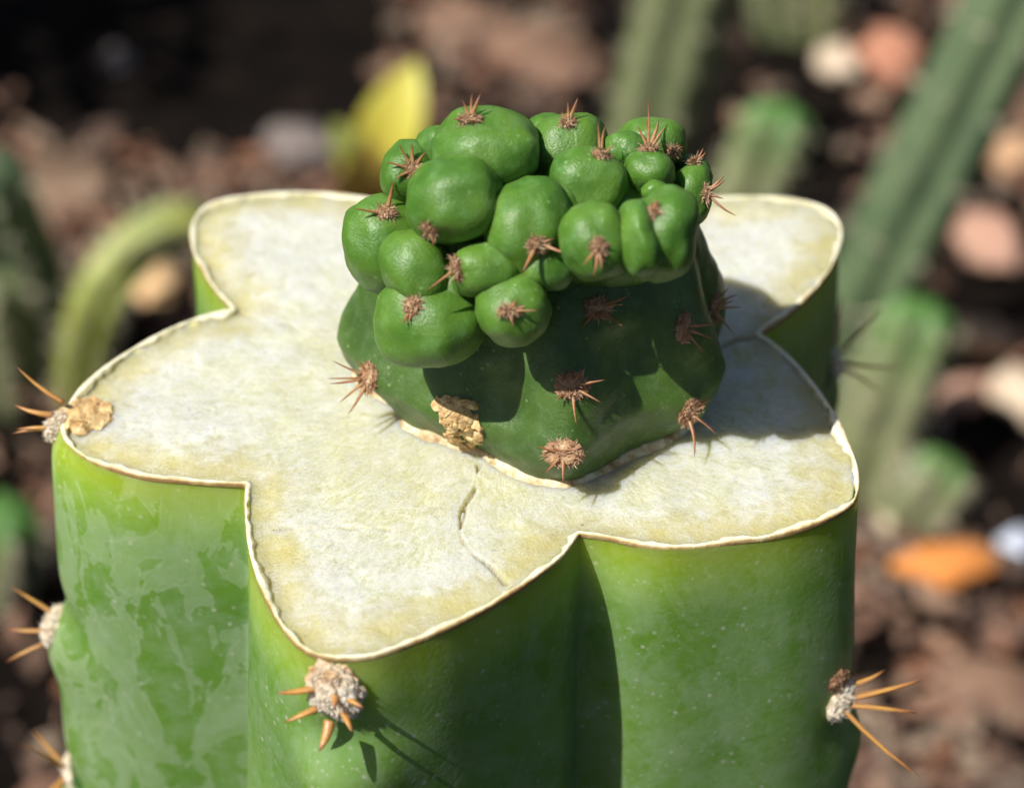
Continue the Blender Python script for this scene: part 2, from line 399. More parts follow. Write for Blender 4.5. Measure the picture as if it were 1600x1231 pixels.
# ---- dried rim of cuticle round the cut
prof = [(0.00010, -0.0005), (0.00014, -0.00002), (0.00004, 0.00012), (-0.00012, 0.00016), (-0.00030, 0.00008), (-0.00055, -0.00004), (-0.00065, -0.0006)]
rr_, uu = [], []
for k, (dx, dzp) in enumerate(prof):
    row = []
    for i in range(NA):
        a = ANG[i]; q = OUT[i]
        t_ = (OUT[(i + 1) % NA] - OUT[i - 1]).normalized(); n_ = Vector((t_.y, -t_.x, 0))
        j1 = mn.noise(q * 260); j2 = mn.noise(q * 900 + Vector((5, 0, 0))); j3 = mn.noise(q * 120 + Vector((0, 9, 0)))
        sc = max(0.25, 1 + 1.1 * j1 + 0.7 * j2)
        row.append(q + n_ * (dx * (sc if dx < 0 else 1)) + Vector((0, 0, (dzp * (1 + 0.6 * j2 + 0.5 * j3) if dzp > 0 else dzp) + 0.00012 * j1)))
    rr_.append(row); uu += [k / (len(prof) - 1)] * NA
v, f = rings(rr_)
mesh_obj('cut_rim', v, [tuple(q) for q in f], M_rim, cactus, attrs={'u': uu})

# ------------------------------------------------------------------ scion body
BC = onz(838, 612); BC = Vector((BC.x, onz(870, 755).y + 0.0175, ZC))
YA = BC.y
basepx = [(556,590),(575,612),(605,622),(625,640),(638,668),(690,686),(755,704),(800,735),(845,751),(885,755),(922,741),(985,708),(1050,680),(1082,655),(1098,615)]
bt = sorted([(math.atan2(onz(*q).y - BC.y, onz(*q).x - BC.x), math.hypot(onz(*q).x - BC.x, onz(*q).y - BC.y)) for q in basepx])
bt = [(-math.pi, bt[0][1])] * 0 + bt
ba = [a for a, _ in bt] + [0.45, 0.9, 1.4, 1.9, 2.4, 2.8]; br = [r for _, r in bt] + [0.0185, 0.0165, 0.018, 0.0165, 0.018, 0.0175]
q = sorted(zip([x % (2 * math.pi) for x in ba], br)); ba = np.array([x for x, _ in q]); br = np.array([x for _, x in q])
NB = 240
BA = np.linspace(0, 2 * math.pi, NB, endpoint=False)
BR = np.interp(BA, np.concatenate([ba - 2*math.pi, ba, ba + 2*math.pi]), np.concatenate([br] * 3))
for _ in range(3): BR = (np.roll(BR, 1) + BR * 2 + np.roll(BR, -1)) / 4
ribaz = [math.atan2(p_.y - BC.y, p_.x - BC.x) for p_ in (onz(575, 600), onz(880, 740), onz(1085, 650))] + [0.25, 1.35, 2.4]
brows = []
for k in range(44):
    s = k / 43; z = -0.0006 + 0.0265 * s
    hz = max(0, z)
    row = []
    for a, r0 in zip(BA, BR):
        rib = max(math.exp(-(((a - q_ + math.pi) % (2*math.pi) - math.pi) / 0.26)**2) for q_ in ribaz)
        sm = 0.0179 + 0.0026 * rib
        b_ = min(1, hz / 0.006)
        r = r0 * (1 - b_) + sm * b_ + 0.0006 * math.sin(math.pi * min(1, hz / 0.014))
        front = max(0, -math.sin(a)); r *= 1 - (0.24 + 0.20 * front + 0.1 * max(0, -math.cos(a))) * max(0, (hz - 0.006) / 0.017)**1.3 - 0.10 * front * min(1, hz / 0.008)
        if s > 0.8: r *= math.sqrt(max(0.001, 1 - ((s - 0.8) / 0.2)**2))
        p_ = Vector((BC.x + r * math.cos(a), BC.y + r * math.sin(a), ZC + z))
        p_ += Vector((math.cos(a), math.sin(a), 0)) * (0.0006 * mn.noise(p_ * 160) + 0.0002 * mn.noise(p_ * 500))
        row.append(p_)
    brows.append(row)
v, f = rings(brows, cap0=True, cap1=True)
_bv = BVHTree.FromPolygons(v, f)
for q_ in ((590,575),(895,590),(880,695),(933,470),(1065,505),(1072,635),(760,600),(985,560),(800,640)):
    h_ = _bv.ray_cast(CAM, ray(*q_).normalized())
    if h_[0] is None: continue
    c_ = h_[0] + Vector((0, 0, -.0012)); o_n = Vector((h_[0].x - BC.x, h_[0].y - BC.y, 0)).normalized()
    amp = .0013 if q_ not in ((760,600),(985,560),(800,640)) else -.0009
    v = [p_ + o_n * amp * math.exp(-((p_ - c_).length / .0034)**2) * min(1, max(0, (p_.z - ZC) / .002)) for p_ in v]
scion = mesh_obj('scion', v, f, M_scion, cactus)
scion['label'] = 'knobbly dark green grafted scion'
BVS, BVF = [], []
def addbv(v, f):
    n = len(BVS); BVS.extend([Vector(x) for x in v]); BVF.extend([[i + n for i in q] for q in f])
addbv(v, f)
def child(name, v, f, mat, **k): return mesh_obj(name, v, f, mat, scion, **k)
# children of the scion stay in world coordinates (its origin carries only the root offset)
PINV[scion.name] = Matrix()
scion.matrix_parent_inverse = PINV[cactus.name]

# seam of callus round the foot of the scion
prof = [(0.0007, -0.0006), (0.0005, 0.00005), (0.0002, 0.00035), (-0.0001, 0.0006), (-0.0008, 0.0006)]
rr_ = []
for dx, dzp in prof:
    row = []
    for a, r in zip(BA, BR):
        j = mn.noise(Vector((math.cos(a) * 4, math.sin(a) * 4, 2))); j2 = mn.noise(Vector((math.cos(a) * 14, math.sin(a) * 14, 2)))
        k = r + dx * (1 + 0.7 * j + 0.5 * j2) + 0.0002
        row.append(Vector((BC.x + k * math.cos(a), BC.y + k * math.sin(a), ZC + dzp * (1 + 0.5 * j2 + 0.4 * j) - 0.0001)))
    rr_.append(row)
v, f = rings(rr_)
child('graft_seam', v, f, M_seam)

# ---- swollen bulges of the head, then added fillers: (px, py, rx, ry, forward px, roll deg)
BUL = [
 (764,236,80,60,85,-5,1.1), (712,312,69,64,170,10,1.1), (824,354,60,74,190,-12,1.0), (640,272,42,46,70,0,1.2),
 (600,380,60,70,110,10,1.1), (652,420,50,62,190,15,1.0), (757,420,52,40,230,8,1.1), (674,502,82,70,215,-5,1.0),
 (803,482,55,52,265,0,1.0), (888,240,62,58,30,0,1.2), (916,292,60,58,110,-15,1.1), (880,322,40,42,140,0,1.1),
 (929,378,50,56,255,10,1.1), (997,376,32,57,255,8,1.5), (1040,366,48,68,225,-8,1.3), (1012,268,38,33,90,0,1.2),
 (978,234,34,26,50,0,1.2), (1016,224,52,36,5,0,1.3), (1076,308,33,48,60,-8,1.5), (1078,280,32,34,-5,0,1.3),
 (1024,298,20,15,150,0,1.1), (856,206,34,26,0,0,1.2), (690,235,40,36,50,0,1.2), (705,452,34,44,200,0,1.0), (852,412,42,40,225,0,1.0),
 (960,330,48,50,100,0,1.2), (1000,300,46,40,70,0,1.2), (720,372,60,54,120,0,1.0), (740,300,100,90,-40,0,1.4), (950,330,110,90,-50,0,1.5), (900,400,120,60,60,0,1.2), (1000,400,70,55,40,0,1.4), (720,430,90,60,60,0,1.2), (1035,388,58,52,-50,0,1.3), (1032,330,34,34,100,0,1.2), (930,370,46,44,150,0,1.0), (1010,355,42,44,140,0,1.1), (950,400,100,66,-90,0,1.3)]  # fillers; some added only to block sun leaking through onto the cut
for bi, (px, py, rx, ry, fw, roll, dp) in enumerate(BUL):
    c = ony(px, py, YA - fw * PXM)
    sc = (c - CAM).dot(FW) / DIST
    rx_, ry_ = rx * PXM * sc * 1.09, ry * PXM * sc * 1.09
    rz_ = (rx_ + ry_) / 2 * dp
    q = R(roll); ex = RT * math.cos(q) + UP * math.sin(q); ey = UP * math.cos(q) - RT * math.sin(q); ez = -FW
    vv, ff = ICO[4]
    vs = []
    sd_ = Vector((bi * 3.1, bi * 1.7, 0.5))
    for p_ in vv:
        m_ = 1 + 0.14 * mn.noise(p_ * 1.2 + sd_) + 0.05 * mn.noise(p_ * 2.6 + sd_)
        e_ = (abs(p_.x)**2.5 + abs(p_.y)**2.5 + abs(p_.z)**2.5) ** (-1 / 2.5)      # a little boxy, pressed against its neighbours
        m_ *= 0.55 + 0.45 * e_
        vs.append(c + ex * (p_.x * rx_ * m_) + ey * (p_.y * ry_ * m_) + ez * (p_.z * rz_ * m_))
    child('bulge', vs, ff, M_bulge); addbv(vs, ff)
BV = BVHTree.FromPolygons(BVS, BVF)
BVR = BVHTree.FromObject(stem, bpy.context.evaluated_depsgraph_get()) if False else BVHTree.FromPolygons([v_.co + Vector() for v_ in stem.data.vertices], [list(p_.vertices) for p_ in stem.data.polygons])
def hit(bv, px, py, toward):
    for k in range(60):
        x, y = px + (toward[0] - px) * k / 120, py + (toward[1] - py) * k / 120
        d = ray(x, y).normalized()
        h_ = bv.ray_cast(CAM, d)
        if h_[0] is not None:
            n_ = h_[1]
            if n_.dot(d) > 0: n_ = -n_
            return h_[0], n_
    raise ValueError((px, py))

# ---- areoles: wool pads with fibres, and spines
def wool_mesh(c, n, rx, ry, dep, up, nf, flen, rr2, dark=0.3):
    n = n.normalized(); ex = (up - n * up.dot(n)).normalized().cross(n); ey = n.cross(ex)
    vv, ff = ICO[4]; V_, F_, C_ = [], [], []
    for p_ in vv:
        k = 1 + 0.22 * mn.noise(p_ * 2.6 + c * 900) + 0.20 * mn.noise(p_ * 6 + c * 900) + 0.18 * mn.noise(p_ * 14 + c * 900)
        V_.append(c + ex * p_.x * rx * k + ey * p_.y * ry * k + n * p_.z * dep * k)
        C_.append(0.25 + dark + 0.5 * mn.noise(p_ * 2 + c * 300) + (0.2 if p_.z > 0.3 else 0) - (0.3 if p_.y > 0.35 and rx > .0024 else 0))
    F_ = [tuple(q) for q in ff]
    for _ in range(nf):
        a = rr2.uniform(0, 2 * math.pi); z = rr2.uniform(-0.1, 1); s = math.sqrt(max(0, 1 - z * z))
        d0 = ex * math.cos(a) * s * rx + ey * math.sin(a) * s * ry + n * z * dep
        dr = (d0.normalized() * .7 + Vector((rr2.gauss(0, .7), rr2.gauss(0, .7), rr2.gauss(0, .7)))).normalized()
        w_ = dr.cross(Vector((rr2.gauss(0, 1), rr2.gauss(0, 1), rr2.gauss(0, 1)))).normalized() * 0.00006
        b_ = c + d0 * 0.88; l_ = flen * rr2.uniform(.4, 1.1)
        bend = Vector((rr2.gauss(0, .3), rr2.gauss(0, .3), rr2.gauss(0, .3))) * l_
        i0 = len(V_); tone = rr2.uniform(.35, 1.0)
        V_ += [b_ + w_, b_ - w_, b_ + dr * l_ * .6 + bend * .3 + w_ * .7, b_ + dr * l_ * .6 + bend * .3 - w_ * .7, b_ + dr * l_ + bend]
        C_ += [tone] * 5; F_ += [(i0, i0 + 1, i0 + 3, i0 + 2), (i0 + 2, i0 + 3, i0 + 4)]
    return V_, F_, C_
def spine_mesh(a, b, r, rr2, flat=0.7):
    d = (b - a); ln = d.length; d.normalize()
    x = d.cross(Vector((0.3, 0.5, 0.8))).normalized(); y = d.cross(x)
    bend = (x * rr2.gauss(0, 1) + y * rr2.gauss(0, 1)) * 0.03 * ln
    prof = [(0, 1.0), (0.06, 1.1), (0.3, .95), (0.6, .70), (0.85, .38), (1.0, .05)]
    rws, C_ = [], []
    for s, k in prof:
        p_ = a + d * ln * s + bend * math.sin(math.pi * s)
        rws.append([p_ + (x * math.cos(2 * math.pi * j / 7) + y * math.sin(2 * math.pi * j / 7) * flat) * r * k for j in range(7)]); C_ += [s] * 7
    v, f = rings(rws, cap0=True, cap1=True); return v, f, C_ + [0, 1]
r2 = random.Random(11)

#            px   py   rx  ry  spines (dx, dy, lift)
SCA = [
 (575,590,20,24,[(-42,-27,.4),(-48,2,.5),(-46,10,.4),(-30,40,.4),(-13,58,.4),(6,30,.3),(-8,-26,.4),(14,-22,.3)]),
 (895,603,28,22,[(0,62,.3),(38,28,.5),(44,-8,.5),(-34,-20,.5),(14,-26,.4),(-32,24,.4),(-12,-24,.5)]),
 (880,708,32,22,[(2,44,.4),(-26,28,.4),(-40,-14,.4),(30,-12,.4)]),
 (933,482,24,18,[(-34,30,.5),(32,28,.6),(42,-22,.5),(-26,-18,.4),(8,-26,.4),(36,-6,.5)]),
 (1068,512,14,26,[(44,-8,.4),(30,42,.4),(40,16,.4),(-12,-20,.3)]),
 (1078,645,18,26,[(-6,54,.5),(32,22,.5),(28,-34,.4),(16,-30,.4),(24,-20,.4)]),
 (1113,482,10,22,[(16,-34,.3),(30,-24,.3),(38,-4,.3),(22,38,.3),(6,28,.3),(26,-14,.3)]),
 (645,265,16,16,[(-40,-10,.4),(2,-42,.4),(26,-26,.4),(-26,18,.4),(-18,-38,.4)]),
 (603,333,22,14,[(-46,4,.5),(16,-42,.5),(22,4,.4),(-14,-14,.4)]),
 (672,358,14,20,[(8,20,.4),(-10,-18,.4)]),
 (714,418,14,24,[(-30,30,.5),(-24,26,.5),(10,22,.4)]),
 (645,478,17,20,[(-12,34,.5),(-4,32,.4),(14,-8,.3)]),
 (797,486,24,12,[(42,-2,.5),(4,22,.4),(-26,6,.5),(10,-20,.4)]),
 (840,382,24,16,[(-28,34,.5),(56,6,.5),(24,-14,.4),(-20,-10,.4)]),
 (935,388,16,22,[(20,-8,.5),(-6,38,.4),(-24,24,.4),(6,30,.4)]),
 (1020,333,13,18,[(12,-16,.5),(6,14,.3)]),
 (735,188,24,10,[(-12,-26,.3),(4,-36,.3),(18,-34,.3),(-28,4,.3)]),
 (888,192,14,10,[(-2,-28,.3),(14,-34,.3),(-12,-14,.3)]),
 (938,243,16,12,[(-6,-42,.3),(6,-38,.3),(20,-10,.4)]),
 (1014,234,20,14,[(2,-58,.4),(-2,-36,.4),(18,-32,.4),(-16,-26,.4),(30,-22,.4)]),
 (1050,236,14,12,[(14,-10,.4),(10,8,.4)]),
 (1086,256,8,10,[(14,-18,.3),(18,-12,.3)]),
 (1102,302,6,16,[(22,-28,.3),(25,-22,.3),(24,8,.3),(38,34,.3)]),
]
for (px, py, rx, ry, sp) in SCA:
    p_, n_ = hit(BV, px, py, (860, 420))
    s_ = (p_ - CAM).dot(FW) / DIST * PXM
    v, f, c_ = wool_mesh(p_, n_, rx * s_ * (.95 if py > 475 and px > 850 or px == 575 else .72), ry * s_ * (.95 if py > 475 and px > 850 or px == 575 else .72), 7 * s_, UP, 260, 0.0007, r2, 0.12)
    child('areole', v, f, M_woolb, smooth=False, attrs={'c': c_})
    extra = [(r2.gauss(0, 16), r2.gauss(0, 16), .6) for _ in range(2 if py > 475 and px > 850 or px == 575 else 0)]
    for i, (dx, dy, lf) in enumerate(sp + extra):
        ln = math.hypot(dx, dy)
        a = p_ + (RT * dx - UP * dy) * s_ * 0.22 + n_ * 2 * s_
        b = p_ + (RT * dx - UP * dy) * s_ + n_ * lf * ln * s_
        v, f, c_ = spine_mesh(a, b, (0.00020 if i < len(sp) else 0.00014) * r2.uniform(.8, 1.15), r2)
        child('spine', v, f, M_spiner, attrs={'c': c_})

# ---- corky scab where an areole was cut at the foot of the scion
def crumbs(spots, mat, name, parent, rs, nrm_lift=0.1, seed=3):
    q = random.Random(seed); V_, F_ = [], []
    for p_, n_ in spots:
        vv, ff = ICO[2]; i0 = len(V_); r = rs * q.uniform(.5, 1.2)
        M3 = (n_ + Vector((q.gauss(0, .3), q.gauss(0, .3), q.gauss(0, .3)))).to_track_quat('Z', 'Y').to_matrix() @ Matrix.Rotation(q.uniform(0, 6.3), 3, 'Z')
        sx, sy, sz = q.uniform(.5, 1.7), q.uniform(.5, 1.3), q.uniform(.25, .6)
        for t_ in vv:
            k = 1 + .5 * mn.noise(t_ * 2.2 + p_ * 2000)
            V_.append(p_ + n_ * r * nrm_lift + M3 @ Vector((t_.x * sx, t_.y * sy, t_.z * sz)) * r * k)
        F_ += [tuple(x + i0 for x in g_) for g_ in ff]
    o = mesh_obj(name, V_, F_, mat, parent, smooth=False); return o
q_ = random.Random(5); spots = []
while len(spots) < 150:
    x, y = q_.uniform(685, 762), q_.uniform(622, 718)
    cx = 712 + (y - 625) * 0.22
    if abs(x - cx) > 24 + 6 * math.sin(y * .3) : continue
    spots.append(hit(BV, x, y, (800, 600)))
crumbs(spots, M_scab, 'callus_scab', scion, 0.0006)

# ---- areoles of the rootstock
ROA = [
 # px, py, rx, ry, toward, white, [(base dx,dy),(tip dx,dy), lift]
 (90,668,16,22,1,[((12,-38),(-52,-90),.15),((-4,-18),(-62,-33),.1),((-2,4),(-60,14),.2),((0,2),(-50,8),.3)]),
 (524,1078,44,60,1,[((-30,-6),(-88,-10),.35),((-28,26),(-76,38),.35),((-8,46),(-20,78),.6),((2,-8),(8,0),1.0),((20,10),(52,2),.9),((14,34),(34,40),.9)]),
 (70,978,12,32,1,[((2,-18),(-66,-60),.05),((-4,8),(-72,6),.05),((-16,30),(-74,58),.05)]),
 (1312,1092,24,34,1,[((12,-24),(62,-52),.2),((12,-2),(120,-36),.1),((14,8),(114,16),.1),((2,12),(94,100),.3)]),
]
for (px, py, rx, ry, wh, sp) in ROA:
    p_, n_ = hit(BVR, px, py, (700, 950))
    s_ = (p_ - CAM).dot(FW) / DIST * PXM
    v, f, c_ = wool_mesh(p_, n_, rx * s_ * 1.0, ry * s_ * 1.0, 17 * s_, UP, 1300, 0.0007, r2, 0.20)
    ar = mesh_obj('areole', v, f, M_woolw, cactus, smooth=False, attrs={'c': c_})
    PINV[ar.name] = Matrix(); ar.matrix_parent_inverse = PINV[cactus.name]
    for (bx, by), (dx, dy), lf in sp:
        ln = math.hypot(dx - bx, dy - by)
        a = p_ + (RT * bx - UP * by) * s_ + n_ * 3 * s_; b = p_ + (RT * dx - UP * dy) * s_ + n_ * (lf * max(ln, 40)) * s_
        v, f, c_ = spine_mesh(a, b, 0.00047 * r2.uniform(.85, 1.2), r2, .6)
        mesh_obj('spine', v, f, M_spine, ar, attrs={'c': c_})
p_, n_ = hit(BVR, 1310, 1062, (700, 950))
v, f, c_ = wool_mesh(p_, n_, .0014, .0013, .0006, UP, 200, 0.0005, r2, -0.1)
mesh_obj('old_areole', v, f, M_woolb, cactus, smooth=False, attrs={'c': c_})
# spines of areoles on the far flanks and lower ribs, seen past the edge
def ridge_point(key, h):
    i = int(np.argmin(np.abs((ANG - TIPS[key] + math.pi) % (2 * math.pi) - math.pi)))
    r = skin_r(i, h); a = ANG[i]
    return Vector((CEN.x + r * math.cos(a), CEN.y + r * math.sin(a), ZC - h)), Vector((math.cos(a), math.sin(a), 0))
for key, h, n_sp, sz in (('BR', .020, 5, .011), ('BR', .048, 4, .01), ('R', .060, 4, .011), ('L', .052, 4, .010), ('F', .042, 4, .011), ('BL', .022, 4, .010), ('BL', .05, 4, .010), ('F', .074, 4, .011), ('R', .088, 4, .011)):
    p_, n_ = ridge_point(key, h)
    v, f, c_ = wool_mesh(p_, n_, .0016, .0024, .001, UP, 200, 0.001, r2, 0.36)
    ar = mesh_obj('areole', v, f, M_woolw, cactus, smooth=False, attrs={'c': c_})
    PINV[ar.name] = Matrix(); ar.matrix_parent_inverse = PINV[cactus.name]
    tz = Vector((0, 0, 1)); ts = n_.cross(tz)
    for k in range(n_sp):
        a2 = 2 * math.pi * k / n_sp + r2.uniform(-.3, .3)
        d_ = (n_ * r2.uniform(.5, .9) + ts * math.cos(a2) * .8 + tz * math.sin(a2) * .8).normalized()
        v, f, c_ = spine_mesh(p_ + d_ * .0006, p_ + d_ * sz * r2.uniform(.5, 1), .00042, r2, .6)
        mesh_obj('spine', v, f, M_spine, ar, attrs={'c': c_})
# corky remains of the areole sliced through at the tip of the left lobe
spots = []
while len(spots) < 120:
    x, y = q_.gauss(130, 20), q_.gauss(650, 11)
    if ((x - 130) / 40)**2 + ((y - 650) / 24)**2 > 1: continue
    spots.append((onz(x, y), Vector((0, 0, 1))))
crumbs(spots, M_scab, 'areole_scar', cactus, 0.0008, -0.05)

#BACKGROUND
# ------------------------------------------------------------------ plants behind
def plant_mat(name, a, b, rough=0.5):
    m, t, p = new_mat(name); c = coords(t)
    t.links.new(ramp(t, noi(t, c, 60, 4), [(0.35, a), (0.65, b)]), p.inputs['Base Color'])
    setp(p, Roughness=rough); return m
M_c1 = plant_mat('grey_green_skin', (0.10, 0.12, 0.055), (0.16, 0.18, 0.085))
M_c2 = plant_mat('blue_green_skin', (0.065, 0.105, 0.05), (0.105, 0.15, 0.072))
M_c3 = plant_mat('fresh_green_skin', (0.06, 0.15, 0.05), (0.09, 0.20, 0.065))
M_c4 = plant_mat('yellow_green_skin', (0.20, 0.24, 0.05), (0.28, 0.30, 0.07))
M_c5 = plant_mat('yellow_leaf', (0.50, 0.42, 0.05), (0.55, 0.52, 0.09))
M_c6 = plant_mat('orange_leaf', (0.62, 0.40, 0.07), (0.66, 0.48, 0.10))
M_dk = plant_mat('added_shrub_leaf', (0.02, 0.05, 0.015), (0.04, 0.08, 0.02))
M_bark = plant_mat('added_shrub_bark', (0.07, 0.05, 0.035), (0.12, 0.09, 0.06), 0.9)
def stem_mat(name, a, tipc):
    m, t, p = new_mat(name); c = coords(t)
    n = noi(t, c, 70, 4); at = math_(t, 'ADD', attr(t, 's'), math_(t, 'MULTIPLY', math_(t, 'SUBTRACT', n, .5), .3))
    lo = ramp(t, n, [(.35, a), (.65, tuple(min(1, x * 1.6) for x in a))])
    t.links.new(mix(t, ramp(t, at, [(.62, 0.0), (.95, 1.0)]), lo, tipc), p.inputs['Base Color']); setp(p, Roughness=.55); return m
M_c3 = stem_mat('green_tipped_skin', (0.11, 0.12, 0.055), (0.075, 0.18, 0.035))
M_areo = plant_mat('pale_areole', (0.45, 0.40, 0.28), (0.55, 0.5, 0.36), 0.9)
def tube(path, rad, ribs, depth, seg=36, tip=True):
    P_ = catmull(path, 8); n = len(P_); rws = []
    up0 = Vector((0.2, 1, 0.1))
    for i, c in enumerate(P_):
        t_ = (P_[min(i + 1, n - 1)] - P_[max(i - 1, 0)]).normalized(); x = t_.cross(up0).normalized(); y = t_.cross(x)
        s = i / (n - 1); k = 1.0
        if tip and s > 0.86: k = math.sqrt(max(0.003, 1 - ((s - 0.86) / 0.145)**2))
        rws.append([c + (x * math.cos(a) + y * math.sin(a)) * (rad(s) * k * (1 + depth * (math.cos(ribs * a) - 0.3) + 0.02 * mn.noise(c * 60 + Vector((a, 0, 0))))) for a in [2 * math.pi * j / seg for j in range(seg)]])
    return rings(rws, cap0=True, cap1=True)
def background_cactus(base, tip, r, mat, label, lean=0.0, mid=None, ribs=6, name='columnar_cactus', group='slim cacti growing in the bed behind', tipmat=None):
    b = onz(*base, 0.0); b.z = gz(b.x, b.y)
    tp = ony(*tip, b.y + lean)
    root = empty(name, b, label, 'cactus', group)
    path = [b - Vector((0, 0, .01)), b.lerp(tp, .3), b.lerp(tp, .65), tp] if mid is None else [b - Vector((0, 0, .01))] + [ony(*m_[:2], b.y + m_[2]) for m_ in mid] + [tp]
    v, f = tube(path, lambda s: r * (0.92 + .08 * math.sin(3 * s)), ribs, .19)
    mesh_obj('stem', v, f, mat, root, attrs={'s': [min(1, (i // 36) / (len(v) // 36 - 1)) for i in range(len(v))]})
    # areoles in rows up the ribs
    P_ = catmull(path, 8)
    for k in range(6, len(P_) - 2, 3):
        t_ = (P_[k + 1] - P_[k - 1]).normalized(); x = t_.cross(Vector((0.2, 1, 0.1))).normalized(); y = t_.cross(x)
        for j in range(ribs):
            a = 2 * math.pi * j / ribs; d_ = x * math.cos(a) + y * math.sin(a)
            if d_.dot(-FW) < -0.2: continue
            c = P_[k] + d_ * r * 1.04
            vv, ff = ICO[1]
            V_ = [c + q * r * .10 for q in vv]; F_ = [tuple(q) for q in ff]
            for _ in range(5):
                dd = (d_ + Vector((r2.gauss(0, .7), r2.gauss(0, .7), r2.gauss(0, .7)))).normalized(); i0 = len(V_)
                w1 = dd.cross(Vector((.3, .2, .9))).normalized() * .0003; w2 = dd.cross(w1).normalized() * .0003
                V_ += [c + w1, c - w1 + w2, c - w2, c + dd * .007]; F_ += [(i0, i0 + 1, i0 + 3), (i0 + 1, i0 + 2, i0 + 3), (i0 + 2, i0, i0 + 3)]
            mesh_obj('areole', V_, F_, M_areo, root, smooth=False)
    return root
background_cactus((985,345), (1120,-190), 0.0150, M_c1, 'tall thick grey-green cactus column rising directly behind the knobbly scion', 0.02)
background_cactus((1270,640), (1680,-190), 0.0135, M_c2, 'long leaning blue-green cactus column beside the rootstock', 0.03)
background_cactus((1130,430), (1228,160), 0.0125, M_c3, 'short upright green cactus tip showing over the back lobe of the cut', 0.02)
background_cactus((1335,775), (1448,468), 0.0120, M_c3, 'stubby green cactus with bright rounded tip in front of the leaning column', 0.02)
background_cactus((1400,850), (1486,712), 0.0095, M_c3, 'smallest green cactus pup near the orange stone', 0.01)
background_cactus((1275,70), (1290,-160), 0.012, M_c3, 'distant green cactus stem at the far edge of the bed', 0.01)
background_cactus((1225,60), (1190,-220), 0.013, M_c1, 'distant dull green cactus stem in the shade behind the tall column', 0.01)
background_cactus((120,640), (330,342), 0.0078, M_c4, 'thin yellow-green cactus stem arching over towards the rootstock', 0.02, [(128,575,0), (155,470,0), (205,395,.01), (265,352,.015)], 5)
background_cactus((95,560), (-30,240), 0.012, M_c2, 'dark green leaning cactus stem among dry litter', -.02)
background_cactus((15,620), (-20,420), 0.012, M_c1, 'short grey-green cactus stump beside the dark leaning stem', 0)
background_cactus((-15,930), (12,790), 0.0105, M_c3, 'low bright green cactus pup beside the lower flank of the rootstock', 0)

# yellow seedling with broad leaves
sb = onz(600, 330, 0.0); sb.z = gz(sb.x, sb.y)
seed = empty('yellow_seedling', sb, 'young plant with broad yellow-green leaves behind the scion', 'plant')
def leaf_mesh(a, b, wd, cup=0.2, n=9):
    d = b - a; side = d.cross(-FW).normalized(); nn = side.cross(d).normalized(); V_, F_ = [], []
    for i in range(n + 1):
        s = i / n; ww = wd * math.sin(math.pi * min(1, .08 + .92 * s))**.7 * (1 - .2 * s) + 1e-4
        c = a + d * s + nn * d.length * .15 * math.sin(math.pi * s)
        for k in (-1, -.5, 0, .5, 1): V_.append(c + side * ww * k + nn * cup * ww * abs(k))
    for i in range(n):
        for k in range(4):
            q = i * 5 + k; F_.append((q, q + 1, q + 6, q + 5))
    m_ = len(V_); V_ += [v_ - nn * .0006 for v_ in V_]
    F_ += [tuple(x + m_ for x in reversed(f_)) for f_ in F_]
    return V_, F_
def stalk(a, b, r, mat, parent, name='stalk'):
    v, f = tube([a, a.lerp(b, .5) + Vector((.002, 0, 0)), b], lambda s: r * (1 - .4 * s), 5, 0, 10, False); return mesh_obj(name, v, f, mat, parent)
crown = ony(590, 270, sb.y)
stalk(sb - Vector((0, 0, .005)), crown, .003, M_c4, seed)
for (x0, y0), (x1, y1), wd, dy, mt in (((585,275),(652,95),.013,.01,M_c5), ((592,315),(572,215),.016,-.035,M_c6), ((575,280),(520,190),.008,0,M_c4), ((600,280),(672,190),.008,.005,M_c4), ((570,290),(528,250),.007,-.01,M_c5)):
    v, f = leaf_mesh(ony(x0, y0, sb.y), ony(x1, y1, sb.y + dy), wd); mesh_obj('leaf', v, f, mt, seed)

